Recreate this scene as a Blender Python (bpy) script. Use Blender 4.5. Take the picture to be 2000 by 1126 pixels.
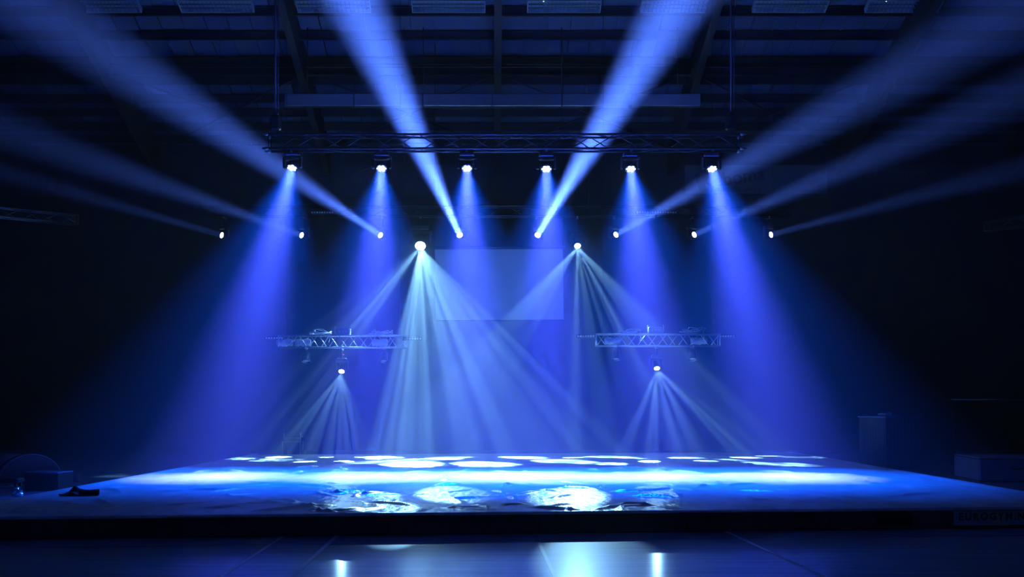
import bpy, math, random
import numpy as np
from mathutils import Vector, Matrix

for o in list(bpy.data.objects):
    bpy.data.objects.remove(o)
sc = bpy.context.scene
COL = sc.collection
random.seed(7)
R = math.radians
PI = math.pi

# ------------------------------------------------------------------ camera
F, CX, HY, CZ = 2170.0, 965.0, 782.0, 1.6          # focal length in px, principal column, horizon row, eye height
cam = bpy.data.objects.new('camera', bpy.data.cameras.new('camera'))
COL.objects.link(cam)
cam.location = (0, 0, CZ)
cam.rotation_euler = (PI / 2, 0, 0)
cam.data.sensor_width = 36
cam.data.lens = F / 2000 * 36
cam.data.shift_x = (1000 - CX) / 2000
cam.data.shift_y = (HY - 563) / 2000
cam.data.clip_end = 300
sc.camera = cam

def P(px, py, Y):
    """World point at depth Y that the photograph shows at pixel (px, py)."""
    return Vector(((px - CX) * Y / F, Y, CZ + (HY - py) * Y / F))

def on_plane(px, py, z):
    """World point at height z that the photograph shows at pixel (px, py)."""
    return P(px, py, (CZ - z) * F / (py - HY))

# ------------------------------------------------------------------ world, exposure
world = bpy.data.worlds.new('dark_hall')
sc.world = world
world.use_nodes = True
world.node_tree.nodes['Background'].inputs[0].default_value = (0, 0, 0, 1)
world.node_tree.nodes['Background'].inputs[1].default_value = 0
sc.view_settings.view_transform = 'Standard'
sc.view_settings.look = 'None'
sc.view_settings.gamma = 1
sc.view_settings.use_curve_mapping = False
sc.view_settings.exposure = 0.0
sc.cycles.volume_bounces = 0
sc.cycles.max_bounces = 6
sc.cycles.diffuse_bounces = 3

# light levels (watts) and colours of the stage lamps
HAZE_DENSITY, HAZE_G = 0.012, 0.15
WASH_COL, WASH_W, WASH_SPREAD = (0.06, 0.078, 1.0), 470.0, 25
HALO_COL, HALO_W, HALO_SPREAD = (0.001, 0.09, 1.0), 350.0, 50
BEAM_COL = (0.08, 0.19, 1.0)
FAN_COL, FAN_GAIN = (0.26, 0.62, 1.0), 0.92

# ------------------------------------------------------------------ materials
MATS = {}
def principled(name, col, rough=0.5, metal=0.0, noise=0.0, scale=8.0, bump=0.0, bscale=40.0, spec=None, stretch=(1, 1, 1)):
    m = bpy.data.materials.new(name)
    m.use_nodes = True
    nt = m.node_tree
    b = nt.nodes['Principled BSDF']
    b.inputs['Roughness'].default_value = rough
    b.inputs['Metallic'].default_value = metal
    if spec is not None:
        b.inputs['Specular IOR Level'].default_value = spec
    tc = nt.nodes.new('ShaderNodeTexCoord')
    mp = nt.nodes.new('ShaderNodeMapping')
    mp.inputs['Scale'].default_value = stretch
    nt.links.new(tc.outputs['Object'], mp.inputs['Vector'])
    n = nt.nodes.new('ShaderNodeTexNoise')
    n.inputs['Scale'].default_value = scale
    n.inputs['Detail'].default_value = 4
    nt.links.new(mp.outputs[0], n.inputs['Vector'])
    cr = nt.nodes.new('ShaderNodeValToRGB')
    cr.color_ramp.elements[0].position = 0.3
    cr.color_ramp.elements[1].position = 0.7
    cr.color_ramp.elements[0].color = (*[max(0, c * (1 - noise)) for c in col], 1)
    cr.color_ramp.elements[1].color = (*[min(1, c * (1 + noise)) for c in col], 1)
    nt.links.new(n.outputs['Fac'], cr.inputs['Fac'])
    nt.links.new(cr.outputs['Color'], b.inputs['Base Color'])
    if bump:
        n2 = nt.nodes.new('ShaderNodeTexNoise')
        n2.inputs['Scale'].default_value = bscale
        n2.inputs['Detail'].default_value = 3
        nt.links.new(mp.outputs[0], n2.inputs['Vector'])
        bp = nt.nodes.new('ShaderNodeBump')
        bp.inputs['Strength'].default_value = bump
        bp.inputs['Distance'].default_value = 0.02
        nt.links.new(n2.outputs['Fac'], bp.inputs['Height'])
        nt.links.new(bp.outputs['Normal'], b.inputs['Normal'])
    MATS[name] = m
    return m

def emitter(name, col, strength, base=(0.6, 0.65, 0.7), rough=0.15):
    m = principled(name, base, rough)
    b = m.node_tree.nodes['Principled BSDF']
    b.inputs['Emission Color'].default_value = (*col, 1)
    b.inputs['Emission Strength'].default_value = strength
    m.cycles.emission_sampling = 'NONE'
    return m

M_FLOOR = principled('sports_floor', (0.30, 0.37, 0.5), 0.4, noise=0.25, scale=3, spec=0.5, stretch=(0.25, 2.5, 1))
for _n, _v in (('Coat Weight', 1.0), ('Coat Roughness', 0.15), ('Coat IOR', 1.6)):
    M_FLOOR.node_tree.nodes['Principled BSDF'].inputs[_n].default_value = _v
M_LINE = principled('painted_line', (0.45, 0.47, 0.5), 0.3, noise=0.1)
M_SEAM = principled('dark_line', (0.02, 0.02, 0.025), 0.4, noise=0.1)
M_COVER = principled('foil_over_blue_carpet', (0.68, 0.68, 0.7), 0.28, noise=0.18, scale=5, bump=0.8, bscale=7, spec=0.8, stretch=(1, 0.45, 1))
M_EDGE = principled('edge_board', (0.16, 0.13, 0.11), 0.6, noise=0.2, scale=6)
M_EDGEPALE = principled('pale_edge_board', (0.7, 0.7, 0.7), 0.6, noise=0.1, scale=6)
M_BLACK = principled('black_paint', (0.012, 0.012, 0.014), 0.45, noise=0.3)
M_BODY = principled('black_plastic', (0.02, 0.02, 0.022), 0.32, noise=0.2)
M_RUBBER = principled('black_cloth', (0.01, 0.01, 0.012), 0.8, noise=0.3, bump=0.3, bscale=60)
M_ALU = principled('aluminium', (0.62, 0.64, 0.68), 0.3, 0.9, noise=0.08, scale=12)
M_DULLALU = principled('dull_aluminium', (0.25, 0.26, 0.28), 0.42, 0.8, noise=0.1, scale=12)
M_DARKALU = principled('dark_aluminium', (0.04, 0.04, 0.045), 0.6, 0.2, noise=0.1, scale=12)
M_STEEL = principled('galvanised_duct', (0.34, 0.36, 0.4), 0.33, 0.75, noise=0.1, scale=2, bump=0.12, bscale=3, stretch=(0.4, 1, 14))
M_SHEET = principled('roof_sheet', (0.11, 0.125, 0.19), 0.55, noise=0.1, scale=2)
M_RAFTER = principled('dark_glulam', (0.045, 0.035, 0.03), 0.6, noise=0.3, scale=5, stretch=(6, 0.4, 6))
M_PURLIN = principled('dark_purlin', (0.03, 0.026, 0.026), 0.6, noise=0.2)
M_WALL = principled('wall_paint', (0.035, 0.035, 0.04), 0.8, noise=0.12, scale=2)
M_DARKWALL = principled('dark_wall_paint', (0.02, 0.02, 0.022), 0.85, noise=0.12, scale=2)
M_WHITE = principled('white_enamel', (0.6, 0.62, 0.66), 0.3, noise=0.04)
M_LOUVRE = principled('bright_louvre', (0.7, 0.72, 0.76), 0.25, 0.7, noise=0.05)
M_TUBE = principled('lamp_tube', (0.75, 0.76, 0.78), 0.2, noise=0.03)
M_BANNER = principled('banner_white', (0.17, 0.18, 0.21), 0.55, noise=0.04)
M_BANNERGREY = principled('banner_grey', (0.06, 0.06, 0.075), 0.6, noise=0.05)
M_INK = principled('banner_ink', (0.03, 0.03, 0.05), 0.6, noise=0.1)
M_INKPALE = principled('pale_ink', (0.15, 0.16, 0.19), 0.6, noise=0.1)
M_CLOTH = principled('skirt_cloth', (0.04, 0.043, 0.065), 0.8, noise=0.15, scale=6)
M_FOAMBLUE = principled('blue_vinyl', (0.16, 0.19, 0.34), 0.42, noise=0.12, scale=4)
M_GLASS = principled('clear_glass', (0.5, 0.52, 0.55), 0.12, noise=0.05, spec=0.8)
M_LENS_BEAM = emitter('beam_lens_glow', (0.75, 0.86, 1.0), 14.0)
M_LENS_WASH = emitter('wash_led_glow', (0.72, 0.80, 1.0), 14.0)
M_LENS_FAN = emitter('fan_lens_glow', (0.85, 0.97, 1.0), 12.0)
M_SCREEN = emitter('glowing_projection_surface', (0.10, 0.24, 0.85), 0.07, (0.3, 0.31, 0.33), 0.7)  # faint blue emission stands in for projector light on the screen
M_PINK = emitter('pink_indicator', (1.0, 0.1, 0.6), 1.5)
M_GREEN = emitter('green_indicator', (0.5, 1.0, 0.4), 4.0)

# ------------------------------------------------------------------ mesh helpers
class MB:
    def __init__(s):
        s.v, s.f, s.sm = [], [], []
    def add(s, verts, faces, smooth=False):
        k = len(s.v)
        s.v += [tuple(p) for p in verts]
        s.f += [tuple(i + k for i in f) for f in faces]
        s.sm += [smooth] * len(faces)
        return s
    def box(s, x0, x1, y0, y1, z0, z1, bevel=0.0):
        if bevel <= 0:
            v = [(x, y, z) for x in (x0, x1) for y in (y0, y1) for z in (z0, z1)]
            return s.add(v, [(0, 1, 3, 2), (4, 6, 7, 5), (0, 4, 5, 1), (2, 3, 7, 6), (0, 2, 6, 4), (1, 5, 7, 3)])
        b = min(bevel, (x1 - x0) / 2.01, (y1 - y0) / 2.01, (z1 - z0) / 2.01)
        rings = []
        for z, i in ((z0, b), (z0 + b, 0), (z1 - b, 0), (z1, b)):
            rings.append([(x0 + i + b, y0 + i, z), (x1 - i - b, y0 + i, z), (x1 - i, y0 + i + b, z), (x1 - i, y1 - i - b, z),
                          (x1 - i - b, y1 - i, z), (x0 + i + b, y1 - i, z), (x0 + i, y1 - i - b, z), (x0 + i, y0 + i + b, z)])
        return s.rings(rings, True, False)
    def rings(s, rings, cap=True, smooth=True):
        n = len(rings[0])
        v = [p for r in rings for p in r]
        f = []
        for i in range(len(rings) - 1):
            for j in range(n):
                a, b = i * n + j, i * n + (j + 1) % n
                f.append((a, b, b + n, a + n))
        s.add(v, f, smooth)
        if cap:
            k = len(s.v) - len(v)
            s.f += [tuple(k + j for j in reversed(range(n))), tuple(len(s.v) - n + j for j in range(n))]
            s.sm += [False, False]
        return s
    def tube(s, a, b, r0, r1=None, n=8, cap=True):
        a, b = Vector(a), Vector(b)
        r1 = r0 if r1 is None else r1
        d = (b - a).normalized()
        u = d.orthogonal().normalized()
        w = d.cross(u)
        rs = []
        for p, r in ((a, r0), (b, r1)):
            rs.append([p + (u * math.cos(t) + w * math.sin(t)) * r for t in [2 * PI * i / n for i in range(n)]])
        return s.rings(rs, cap)
    def path(s, pts, r, n=6):
        pts = [Vector(p) for p in pts]
        rs = []
        up = None
        for i, p in enumerate(pts):
            d = (pts[min(i + 1, len(pts) - 1)] - pts[max(i - 1, 0)]).normalized()
            u = d.orthogonal().normalized() if up is None else (up - d * up.dot(d)).normalized()
            up = u
            w = d.cross(u)
            rs.append([p + (u * math.cos(t) + w * math.sin(t)) * r for t in [2 * PI * k / n for k in range(n)]])
        return s.rings(rs, True)
    def lathe(s, prof, n=20, axis='Z'):
        """Profile of (radius, height) pairs turned about the local axis."""
        rs = []
        for r, h in prof:
            ring = []
            for i in range(n):
                t = 2 * PI * i / n
                c = (r * math.cos(t), r * math.sin(t), h)
                if axis == 'Y':
                    c = (c[0], h, -c[1])
                if axis == 'X':
                    c = (h, c[0], c[1])
                ring.append(c)
            rs.append(ring)
        return s.rings(rs, True)
    def mesh(s, name, mat):
        me = bpy.data.meshes.new(name)
        me.from_pydata(s.v, [], s.f)
        me.polygons.foreach_set('use_smooth', s.sm)
        me.materials.append(mat)
        me.update()
        return me
    def build(s, name, mat, parent=None, loc=None, rot=None):
        return link(name, s.mesh(name, mat), parent, loc, rot)

def link(name, data, parent=None, loc=None, rot=None):
    o = bpy.data.objects.new(name, data)
    COL.objects.link(o)
    if parent is not None:
        o.parent = parent
    if loc is not None:
        o.location = loc
    if rot is not None:
        o.rotation_euler = rot
    return o

def tag(o, label=None, cat=None, group=None, kind=None):
    if label: o['label'] = label
    if cat: o['category'] = cat
    if group: o['group'] = group
    if kind: o['kind'] = kind
    return o

def thing(name, label, cat, loc=(0, 0, 0), rot=(0, 0, 0), group=None):
    o = link(name, None, None, loc, rot)
    o.empty_display_size = 0.1
    return tag(o, label, cat, group)

def text_mesh(name, body, size, mat, parent, loc, rot, align='CENTER', bold=0.0, spacing=1.0, depth=0.002):
    cu = bpy.data.curves.new(name, 'FONT')
    cu.body = body
    cu.size = size
    cu.align_x = align
    cu.align_y = 'CENTER'
    cu.extrude = depth
    cu.offset = bold
    cu.space_character = spacing
    cu.resolution_u = 3
    tmp = bpy.data.objects.new(name, cu)
    COL.objects.link(tmp)
    me = bpy.data.meshes.new_from_object(tmp.evaluated_get(bpy.context.evaluated_depsgraph_get()))
    bpy.data.objects.remove(tmp)
    bpy.data.curves.remove(cu)
    me.name = name
    me.materials.clear()
    me.materials.append(mat)
    return link(name, me, parent, loc, rot)

ORD = ['first', 'second', 'third', 'fourth', 'fifth', 'sixth', 'seventh', 'eighth']

# ------------------------------------------------------------------ the hall
W2 = 19.0                 # half width
YB, YF, YR = 36.0, -4.0, 17.0
SL = 0.3456               # roof pitch
def purlin_z(y):          # underside of the purlins
    return 22.04 - SL * y if y >= YR else 22.04 - SL * YR - SL * (YR - y)

floor = tag(MB().box(-W2, W2, YF, YB, -0.2, 0).build('floor', M_FLOOR), kind='structure')
def floor_strip(a, b, w, mat):
    a, b = on_plane(*a, 0), on_plane(*b, 0)
    d = (b - a).normalized()
    n = Vector((-d.y, d.x, 0)) * w / 2
    lo, hi = Vector((0, 0, 0.0005)), Vector((0, 0, 0.002))
    MB().rings([[a - n + lo, b - n + lo, b + n + lo, a + n + lo], [a - n + hi, b - n + hi, b + n + hi, a + n + hi]], True, False).build('floor_line', mat, floor)
floor_strip((1400, 1029), (1700, 1168), 0.05, M_LINE)
floor_strip((1041, 1036), (1110, 1180), 0.04, M_SEAM)
floor_strip((668, 1036), (520, 1172), 0.05, M_LINE)
floor_strip((560, 1042), (380, 1160), 0.04, M_LINE)
floor_strip((-200, 1068), (2200, 1046), 0.02, M_LINE)

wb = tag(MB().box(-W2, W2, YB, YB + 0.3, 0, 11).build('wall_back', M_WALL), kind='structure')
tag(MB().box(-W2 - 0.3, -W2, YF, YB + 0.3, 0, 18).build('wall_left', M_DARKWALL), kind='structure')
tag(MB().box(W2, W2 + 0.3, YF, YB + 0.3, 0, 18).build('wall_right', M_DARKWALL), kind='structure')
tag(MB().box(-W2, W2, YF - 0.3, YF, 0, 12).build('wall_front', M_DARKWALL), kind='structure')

# roof: deck, sheets, rafters, purlins, wind braces
DZ = 0.26
mb = MB()
zc = lambda y: purlin_z(y) + DZ + 0.06
mb.rings([[(x, YF - 0.3, zc(YF - 0.3)), (x, YR, zc(YR)), (x, YB + 0.3, zc(YB + 0.3)), (x, YB + 0.3, zc(YB) + 0.15), (x, YR, zc(YR) + 0.2), (x, YF - 0.3, zc(YF) + 0.15)] for x in (-W2 - 0.3, W2 + 0.3)], True, False)
ceiling = tag(mb.build('ceiling', M_SHEET), kind='structure')
SW = 0.62
sh = MB()
for (x0, x1, t) in ((0.012, SW - 0.05, 0.0), (SW - 0.05, SW - 0.012, 0.035)):      # flat pan and standing rib of one sheet
    y0, y1 = 25.0, YB - 0.01
    sh.rings([[(x, y0, purlin_z(y0) + DZ - t), (x, y1, purlin_z(y1) + DZ - t), (x, y1, purlin_z(y1) + DZ + 0.05), (x, y0, purlin_z(y0) + DZ + 0.05)] for x in (x0, x1)], True, False)
sheet_me = sh.mesh('roof_sheet', M_SHEET)
for i in range(int(2 * W2 / SW)):
    link('roof_sheet', sheet_me, ceiling, (-W2 + i * SW, 0, 0))
raf = MB()
for (ya, yb_) in ((YR, YB), (YF, YR)):
    raf.rings([[(x, ya, purlin_z(ya) - 0.7), (x, yb_, purlin_z(yb_) - 0.7), (x, yb_, purlin_z(yb_) + DZ), (x, ya, purlin_z(ya) + DZ)] for x in (-0.1, 0.1)], True, False)
raf_me = raf.mesh('rafter', M_RAFTER)
RX = [-16.4, -10.9, -5.4, 0.1, 5.7, 11.2, 16.7]
for x in RX:
    link('rafter', raf_me, ceiling, (x, 0, 0))
def purlin(y, h, w=0.1, drop=0.0):
    z = purlin_z(y) - drop
    m = MB()
    m.box(-W2, W2, y - w / 2, y + w / 2, z, z + 0.03)
    m.box(-W2, W2, y - 0.02, y + 0.02, z + 0.03, z + h - 0.03)
    m.box(-W2, W2, y - w / 2, y + w / 2, z + h - 0.03, z + h)
    m.build('purlin', M_PURLIN, ceiling)
for y in (25.6, 26.6, 27.6, 28.6, 29.55, 30.5, 32.45, 33.3, 34.0, 34.72, 35.4):
    purlin(y, 0.24)
purlin(31.6, 0.52, 0.16, 0.28)
for k, dz in enumerate((0.14, 0.26)):
    MB().tube((-W2, 31.3 - 0.12 * k, purlin_z(31.3) - dz), (W2, 31.3 - 0.12 * k, purlin_z(31.3) - dz), 0.03).build('conduit', M_PURLIN, ceiling)
for i in range(1, 5):
    xa, xb = RX[i] + 0.1, RX[i + 1] - 0.1
    for (u, v) in ((xa, xb), (xb, xa)):
        MB().tube((u, 31.9, purlin_z(31.9) - 0.06), (v, 35.6, purlin_z(35.6) - 0.06 - (0.08 if u > v else 0)), 0.03).build('brace_rod', M_PURLIN, ceiling)

# ------------------------------------------------------------------ sprung gymnastics floor
MZ = 0.27
FL, FR = on_plane(-175, 1010, MZ), on_plane(2160, 987.5, MZ)
BL, BR = on_plane(492, 887.5, MZ), on_plane(1545, 882, MZ)
mat_t = thing('sprung_floor', 'low square gymnastics floor wrapped in shiny wrinkled foil', 'gym floor', (0, 0, 0))
NX, NY = 460, 400
u = np.linspace(0, 1, NX)
v = np.linspace(0, 1, NY) ** 1.25          # denser towards the front
U, V = np.meshgrid(u, v)
cor = [np.array(p[:]) for p in (FL, FR, BL, BR)]
XY = ((1 - U) * (1 - V))[..., None] * cor[0] + (U * (1 - V))[..., None] * cor[1] + ((1 - U) * V)[..., None] * cor[2] + (U * V)[..., None] * cor[3]
X, Y = XY[..., 0], XY[..., 1]
Z = np.zeros_like(X)
rng = np.random.default_rng(5)
for k in range(14):
    a = rng.uniform(0, PI)
    fq = rng.uniform(1.5, 5)
    Z += 0.0035 / fq ** 0.5 * np.sin(fq * (X * np.cos(a) + Y * np.sin(a)) + rng.uniform(0, 6) + 1.2 * np.sin(0.9 * X + k) + 1.1 * np.sin(0.7 * Y + 2 * k))
def ridge(cx, cy, ang, ln, wd, ht, curve=0.0):
    global Z
    dx, dy = X - cx, Y - cy
    s = dx * np.cos(ang) + dy * np.sin(ang)
    t = -dx * np.sin(ang) + dy * np.cos(ang) - curve * s * s
    Z += ht * np.exp(-(t / wd) ** 2) * np.exp(-(np.abs(s) / ln) ** 4)
for k in range(240):
    cx, cy = rng.uniform(-6, 6.6), 12.6 + 11 * rng.uniform(0, 1) ** 1.6
    ridge(cx, cy, rng.choice([0.5, 0.9, 1.3, 2.1, 2.5]) + rng.normal(0, 0.25), rng.uniform(0.12, 0.5), rng.uniform(0.03, 0.055), rng.uniform(0.012, 0.04), rng.uniform(-0.8, 0.8))
for (px, py, ang, ln, h) in ((770, 983, 2.4, 0.42, 0.03), (975, 960, 2.0, 0.22, 0.03), (1336, 957, 2.1, 0.28, 0.035), (582, 988, 2.2, 0.3, 0.025), (600, 988, 2.2, 0.3, 0.02), (1500, 955, 2.75, 0.5, 0.02), (1490, 975, 2.8, 0.5, 0.02), (650, 943, 2.1, 0.2, 0.025), (365, 985, 0.8, 0.4, 0.02), (460, 965, 0.7, 0.4, 0.018)):
    p = on_plane(px, py, MZ)
    ridge(p.x, p.y, ang, ln, 0.045, h, 0.4)
edge = np.minimum(np.minimum(U, 1 - U), np.minimum(V, 1 - V))
Z = MZ + np.clip(Z, -0.012, 0.07) * np.clip(edge / 0.01, 0, 1)
Z[(U < 0.012) | (U > 0.988)] += 0.012     # taped hem along the sides
verts = np.stack([X, Y, Z], -1).reshape(-1, 3)
idx = np.arange(NX * NY).reshape(NY, NX)
quads = np.stack([idx[:-1, :-1], idx[:-1, 1:], idx[1:, 1:], idx[1:, :-1]], -1).reshape(-1, 4)
# hem that folds down over the edge
loop = list(idx[0, :]) + list(idx[1:, -1]) + list(idx[-1, -2::-1]) + list(idx[-2:0:-1, 0])
hem = verts[loop].copy()
hem[:, 2] = MZ - 0.035
ctr = np.array([0.25, 20.0])
hem[:, :2] += (hem[:, :2] - ctr) / np.linalg.norm(hem[:, :2] - ctr, axis=1)[:, None] * 0.012
nb = len(verts)
hq = [(loop[i], nb + i, nb + (i + 1) % len(loop), loop[(i + 1) % len(loop)]) for i in range(len(loop))]
me = bpy.data.meshes.new('foil_cover')
me.from_pydata(np.vstack([verts, hem]).tolist(), [], quads.tolist() + hq)
me.polygons.foreach_set('use_smooth', [True] * len(me.polygons))
me.materials.append(M_COVER)
me.update()
tag(link('foil_cover', me, mat_t), 'wrinkled shiny foil stretched over the top')
ins = lambda p, k: Vector((p.x + (0.25 - p.x) * k, p.y + (20 - p.y) * k, 0))
core = [ins(p, 0.006) for p in (FL, FR, BR, BL)]
MB().rings([[(p.x, p.y, 0.0) for p in core], [(p.x, p.y, MZ - 0.02) for p in core]], True, False).build('base_slab', M_BLACK, mat_t)
# boards along the front and the two sides
def boards(a, b, n, zs=(0.015, 0.235), special=None):
    a, b = Vector((a.x, a.y, 0)), Vector((b.x, b.y, 0))
    d = (b - a)
    dn = d.normalized()
    nrm = Vector((dn.y, -dn.x, 0))
    for i in range(n):
        p, q = a + d * (i / n) + dn * 0.006, a + d * ((i + 1) / n) - dn * 0.006
        lo = [p, q, q - nrm * 0.03, p - nrm * 0.03]
        m = M_EDGEPALE if special and i in special else M_EDGE
        MB().rings([[(c.x, c.y, zs[0]) for c in lo], [(c.x, c.y, zs[1]) for c in lo]], True, False).build('edge_board', m, mat_t)
boards(FL, FR, 8)
boards(FR, BR, 8)
boards(BL, FL, 8)
dn = (Vector((FR.x, FR.y, 0)) - Vector((FL.x, FL.y, 0))).normalized()
nrm = Vector((dn.y, -dn.x, 0))
def front_at(px, z):
    """Point of the front edge face seen at column px."""
    k = (px - CX) / F
    t = (k * FL.y - FL.x) / (dn.x - k * dn.y)
    p = Vector((FL.x, FL.y, 0)) + dn * t
    p.z = z
    return p
ang_front = math.atan2(dn.y, dn.x)
pa, pb = front_at(1863, 0), front_at(2150, 0)
pl = [pa + nrm * 0.004, pb + nrm * 0.004, pb + nrm * 0.0005, pa + nrm * 0.0005]
tag(MB().rings([[(q_.x, q_.y, 0.045) for q_ in pl], [(q_.x, q_.y, 0.225) for q_ in pl]], True, False).build('name_plate', M_EDGEPALE, mat_t), 'pale plate with dark lettering')
text_mesh('lettering', 'EUROGYM.NL', 0.125, M_INK, mat_t, front_at(1872, 0.15) + nrm * 0.005, (PI / 2, 0, ang_front), 'LEFT', bold=0.004, spacing=1.3)
a, b = front_at(1712, 0), front_at(1780, 0)
cl = MB()
cl.rings([[a + nrm * 0.05 + Vector((0, 0, 0.05)), b + nrm * 0.05 + Vector((0, 0, 0.05)), b + nrm * 0.004 + Vector((0, 0, 0.05)), a + nrm * 0.004 + Vector((0, 0, 0.05))],
          [a + dn * 0.02 + nrm * 0.07 + Vector((0, 0, 0.16)), b - dn * 0.03 + nrm * 0.07 + Vector((0, 0, 0.16)), b - dn * 0.03 + nrm * 0.004 + Vector((0, 0, 0.16)), a + dn * 0.02 + nrm * 0.004 + Vector((0, 0, 0.16))],
          [a + dn * 0.03 + nrm * 0.03 + Vector((0, 0, 0.236)), b - dn * 0.08 + nrm * 0.03 + Vector((0, 0, 0.236)), b - dn * 0.08 + nrm * 0.004 + Vector((0, 0, 0.236)), a + dn * 0.03 + nrm * 0.004 + Vector((0, 0, 0.236))]], True, False)
cl.build('cloth_flap', M_RUBBER, mat_t)

# ------------------------------------------------------------------ trusses
def truss(name, label, A, B, w, h, bay, r, rb, mat, group=None, tri=False, end_forks=False):
    A, B = Vector(A), Vector(B)
    d = B - A
    L = d.length
    d.normalize()
    side = Vector((0, 0, 1)).cross(d).normalized()
    up = d.cross(side)
    t = thing(name, label, 'truss', (0, 0, 0), group=group)
    t.matrix_world = Matrix.Translation(A) @ Matrix((d, side, up)).transposed().to_4x4()
    cs = [(-w / 2, -h / 2), (w / 2, -h / 2), (w / 2, h / 2), (-w / 2, h / 2)]
    if tri:
        cs = [(-w / 2, -h / 2), (w / 2, -h / 2), (0, h / 2)]
    ch = MB().tube((0, 0, 0), (L, 0, 0), r, n=8).mesh('chord', mat)
    for (y, z) in cs:
        link('chord', ch, t, (0, y, z))
    n = max(2, round(L / bay))
    step = L / n
    nc = len(cs)
    for fidx in range(nc):
        (y0, z0), (y1, z1) = cs[fidx], cs[(fidx + 1) % nc]
        ma = MB().tube((0.02, y0, z0), (step - 0.02, y1, z1), rb, n=6).mesh('brace', mat)
        mb_ = MB().tube((0.02, y1, z1), (step - 0.02, y0, z0), rb, n=6).mesh('brace', mat)
        for i in range(n):
            link('brace', ma if (i + (0 if nc == 4 else fidx)) % 2 == 0 else mb_, t, (i * step, 0, 0))
        mv = MB().tube((0, y0, z0), (0, y1, z1), rb * 1.3, n=6).mesh('end_bar', mat)
        link('end_bar', mv, t)
        link('end_bar', mv, t, (L, 0, 0))
    if end_forks:
        for (y, z) in cs:
            fk = MB().lathe([(0.02, 0), (0.032, 0.02), (0.03, 0.06), (0.012, 0.13)], 10, 'X').mesh('coupler', M_ALU)
            link('coupler', fk, t, (L, y, z))
            link('coupler', fk, t, (0, y, z), (0, 0, PI))
    return t

YW, YBK, YL = 23.0, 30.0, 27.5
ft_z = P(0, 279, YW).z
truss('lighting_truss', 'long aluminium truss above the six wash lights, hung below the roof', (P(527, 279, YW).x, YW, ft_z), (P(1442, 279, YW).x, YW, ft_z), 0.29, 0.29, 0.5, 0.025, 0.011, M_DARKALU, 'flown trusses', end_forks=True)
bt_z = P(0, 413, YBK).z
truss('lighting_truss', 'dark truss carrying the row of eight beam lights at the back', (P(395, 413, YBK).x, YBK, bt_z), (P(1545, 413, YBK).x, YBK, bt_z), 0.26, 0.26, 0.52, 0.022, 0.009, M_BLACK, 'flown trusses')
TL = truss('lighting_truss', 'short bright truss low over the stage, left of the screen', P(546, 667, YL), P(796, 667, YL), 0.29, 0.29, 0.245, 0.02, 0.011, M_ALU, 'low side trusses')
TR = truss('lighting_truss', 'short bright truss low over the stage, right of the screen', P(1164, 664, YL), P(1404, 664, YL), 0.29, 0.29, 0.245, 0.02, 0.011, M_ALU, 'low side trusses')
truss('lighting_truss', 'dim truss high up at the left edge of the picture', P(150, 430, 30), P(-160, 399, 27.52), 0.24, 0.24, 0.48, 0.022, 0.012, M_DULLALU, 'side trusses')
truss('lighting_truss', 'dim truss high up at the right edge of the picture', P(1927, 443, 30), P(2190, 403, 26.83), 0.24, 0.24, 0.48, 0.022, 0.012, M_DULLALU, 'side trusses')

# hoists and hanging wires of the front truss
for px, lab in ((538, 'dark chain hoist hanging on a steel rod above the left end of the front truss'), (1428, 'dark chain hoist hanging on a steel rod above the right end of the front truss')):
    x = P(px, 0, YW).x
    t = thing('chain_hoist', lab, 'hoist', (x, YW, ft_z + 0.14), group='hoists of the front truss')
    ztop = purlin_z(YW) - ft_z - 0.14
    MB().tube((0, 0, 0.0), (0, 0, 0.12), 0.02).build('hook', M_DULLALU, t)
    MB().box(-0.11, 0.11, -0.09, 0.09, 0.12, 0.42, 0.03).build('motor', M_BODY, t)
    MB().lathe([(0.05, 0.42), (0.07, 0.46), (0.03, 0.5)], 12).build('hoist_cap', M_BODY, t)
    MB().tube((0, 0, 0.48), (0, 0, ztop), 0.022).build('rod', M_PURLIN, t)
    MB().tube((0.06, 0, 0.4), (0.06, 0, ztop), 0.008).build('chain', M_BLACK, t)
def wires(root_pts, name, label, z1):
    t = thing(name, label, 'cable', root_pts[0])
    for p in root_pts:
        q = Vector(p) - Vector(root_pts[0])
        MB().tube(q, (q.x, q.y, z1 - root_pts[0][2]), 0.004, n=5).build('wire', M_BLACK, t)
bz = P(0, 413, YBK).z + 0.13
wires([(P(px, 0, YBK).x, YBK, bz) for px in (430, 790, 1150, 1510)], 'suspension_wires', 'thin dark wires from the back truss up to the roof', purlin_z(YBK))
wires([(P(px, 660, YL).x, YL, P(0, 667, YL).z + 0.145) for px in (560, 782)], 'suspension_wires', 'thin dark wires holding up the low truss left of the screen', purlin_z(YL))
wires([(P(px, 660, YL).x, YL, P(0, 664, YL).z + 0.145) for px in (1178, 1390)], 'suspension_wires', 'thin dark wires holding up the low truss right of the screen', purlin_z(YL))

# ------------------------------------------------------------------ lamps
def area(name, parent_loc, target, col, watts, dia, spread):
    d = bpy.data.lights.new(name, 'AREA')
    d.shape = 'DISK'
    d.size = dia
    d.spread = R(spread)
    d.color = col
    d.energy = watts
    o = bpy.data.objects.new(name, d)
    COL.objects.link(o)
    o.location = parent_loc
    o.rotation_euler = (Vector(target) - Vector(parent_loc)).to_track_quat('-Z', 'Y').to_euler()
    return o
def spot(name, loc, target, col, watts, angle, blend=0.6, rad=0.05):
    d = bpy.data.lights.new(name, 'SPOT')
    d.color = col
    d.energy = watts
    d.spot_size = R(angle)
    d.spot_blend = blend
    d.shadow_soft_size = rad
    o = bpy.data.objects.new(name, d)
    COL.objects.link(o)
    o.location = loc
    o.rotation_euler = (Vector(target) - Vector(loc)).to_track_quat('-Z', 'Y').to_euler()
    return o

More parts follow.
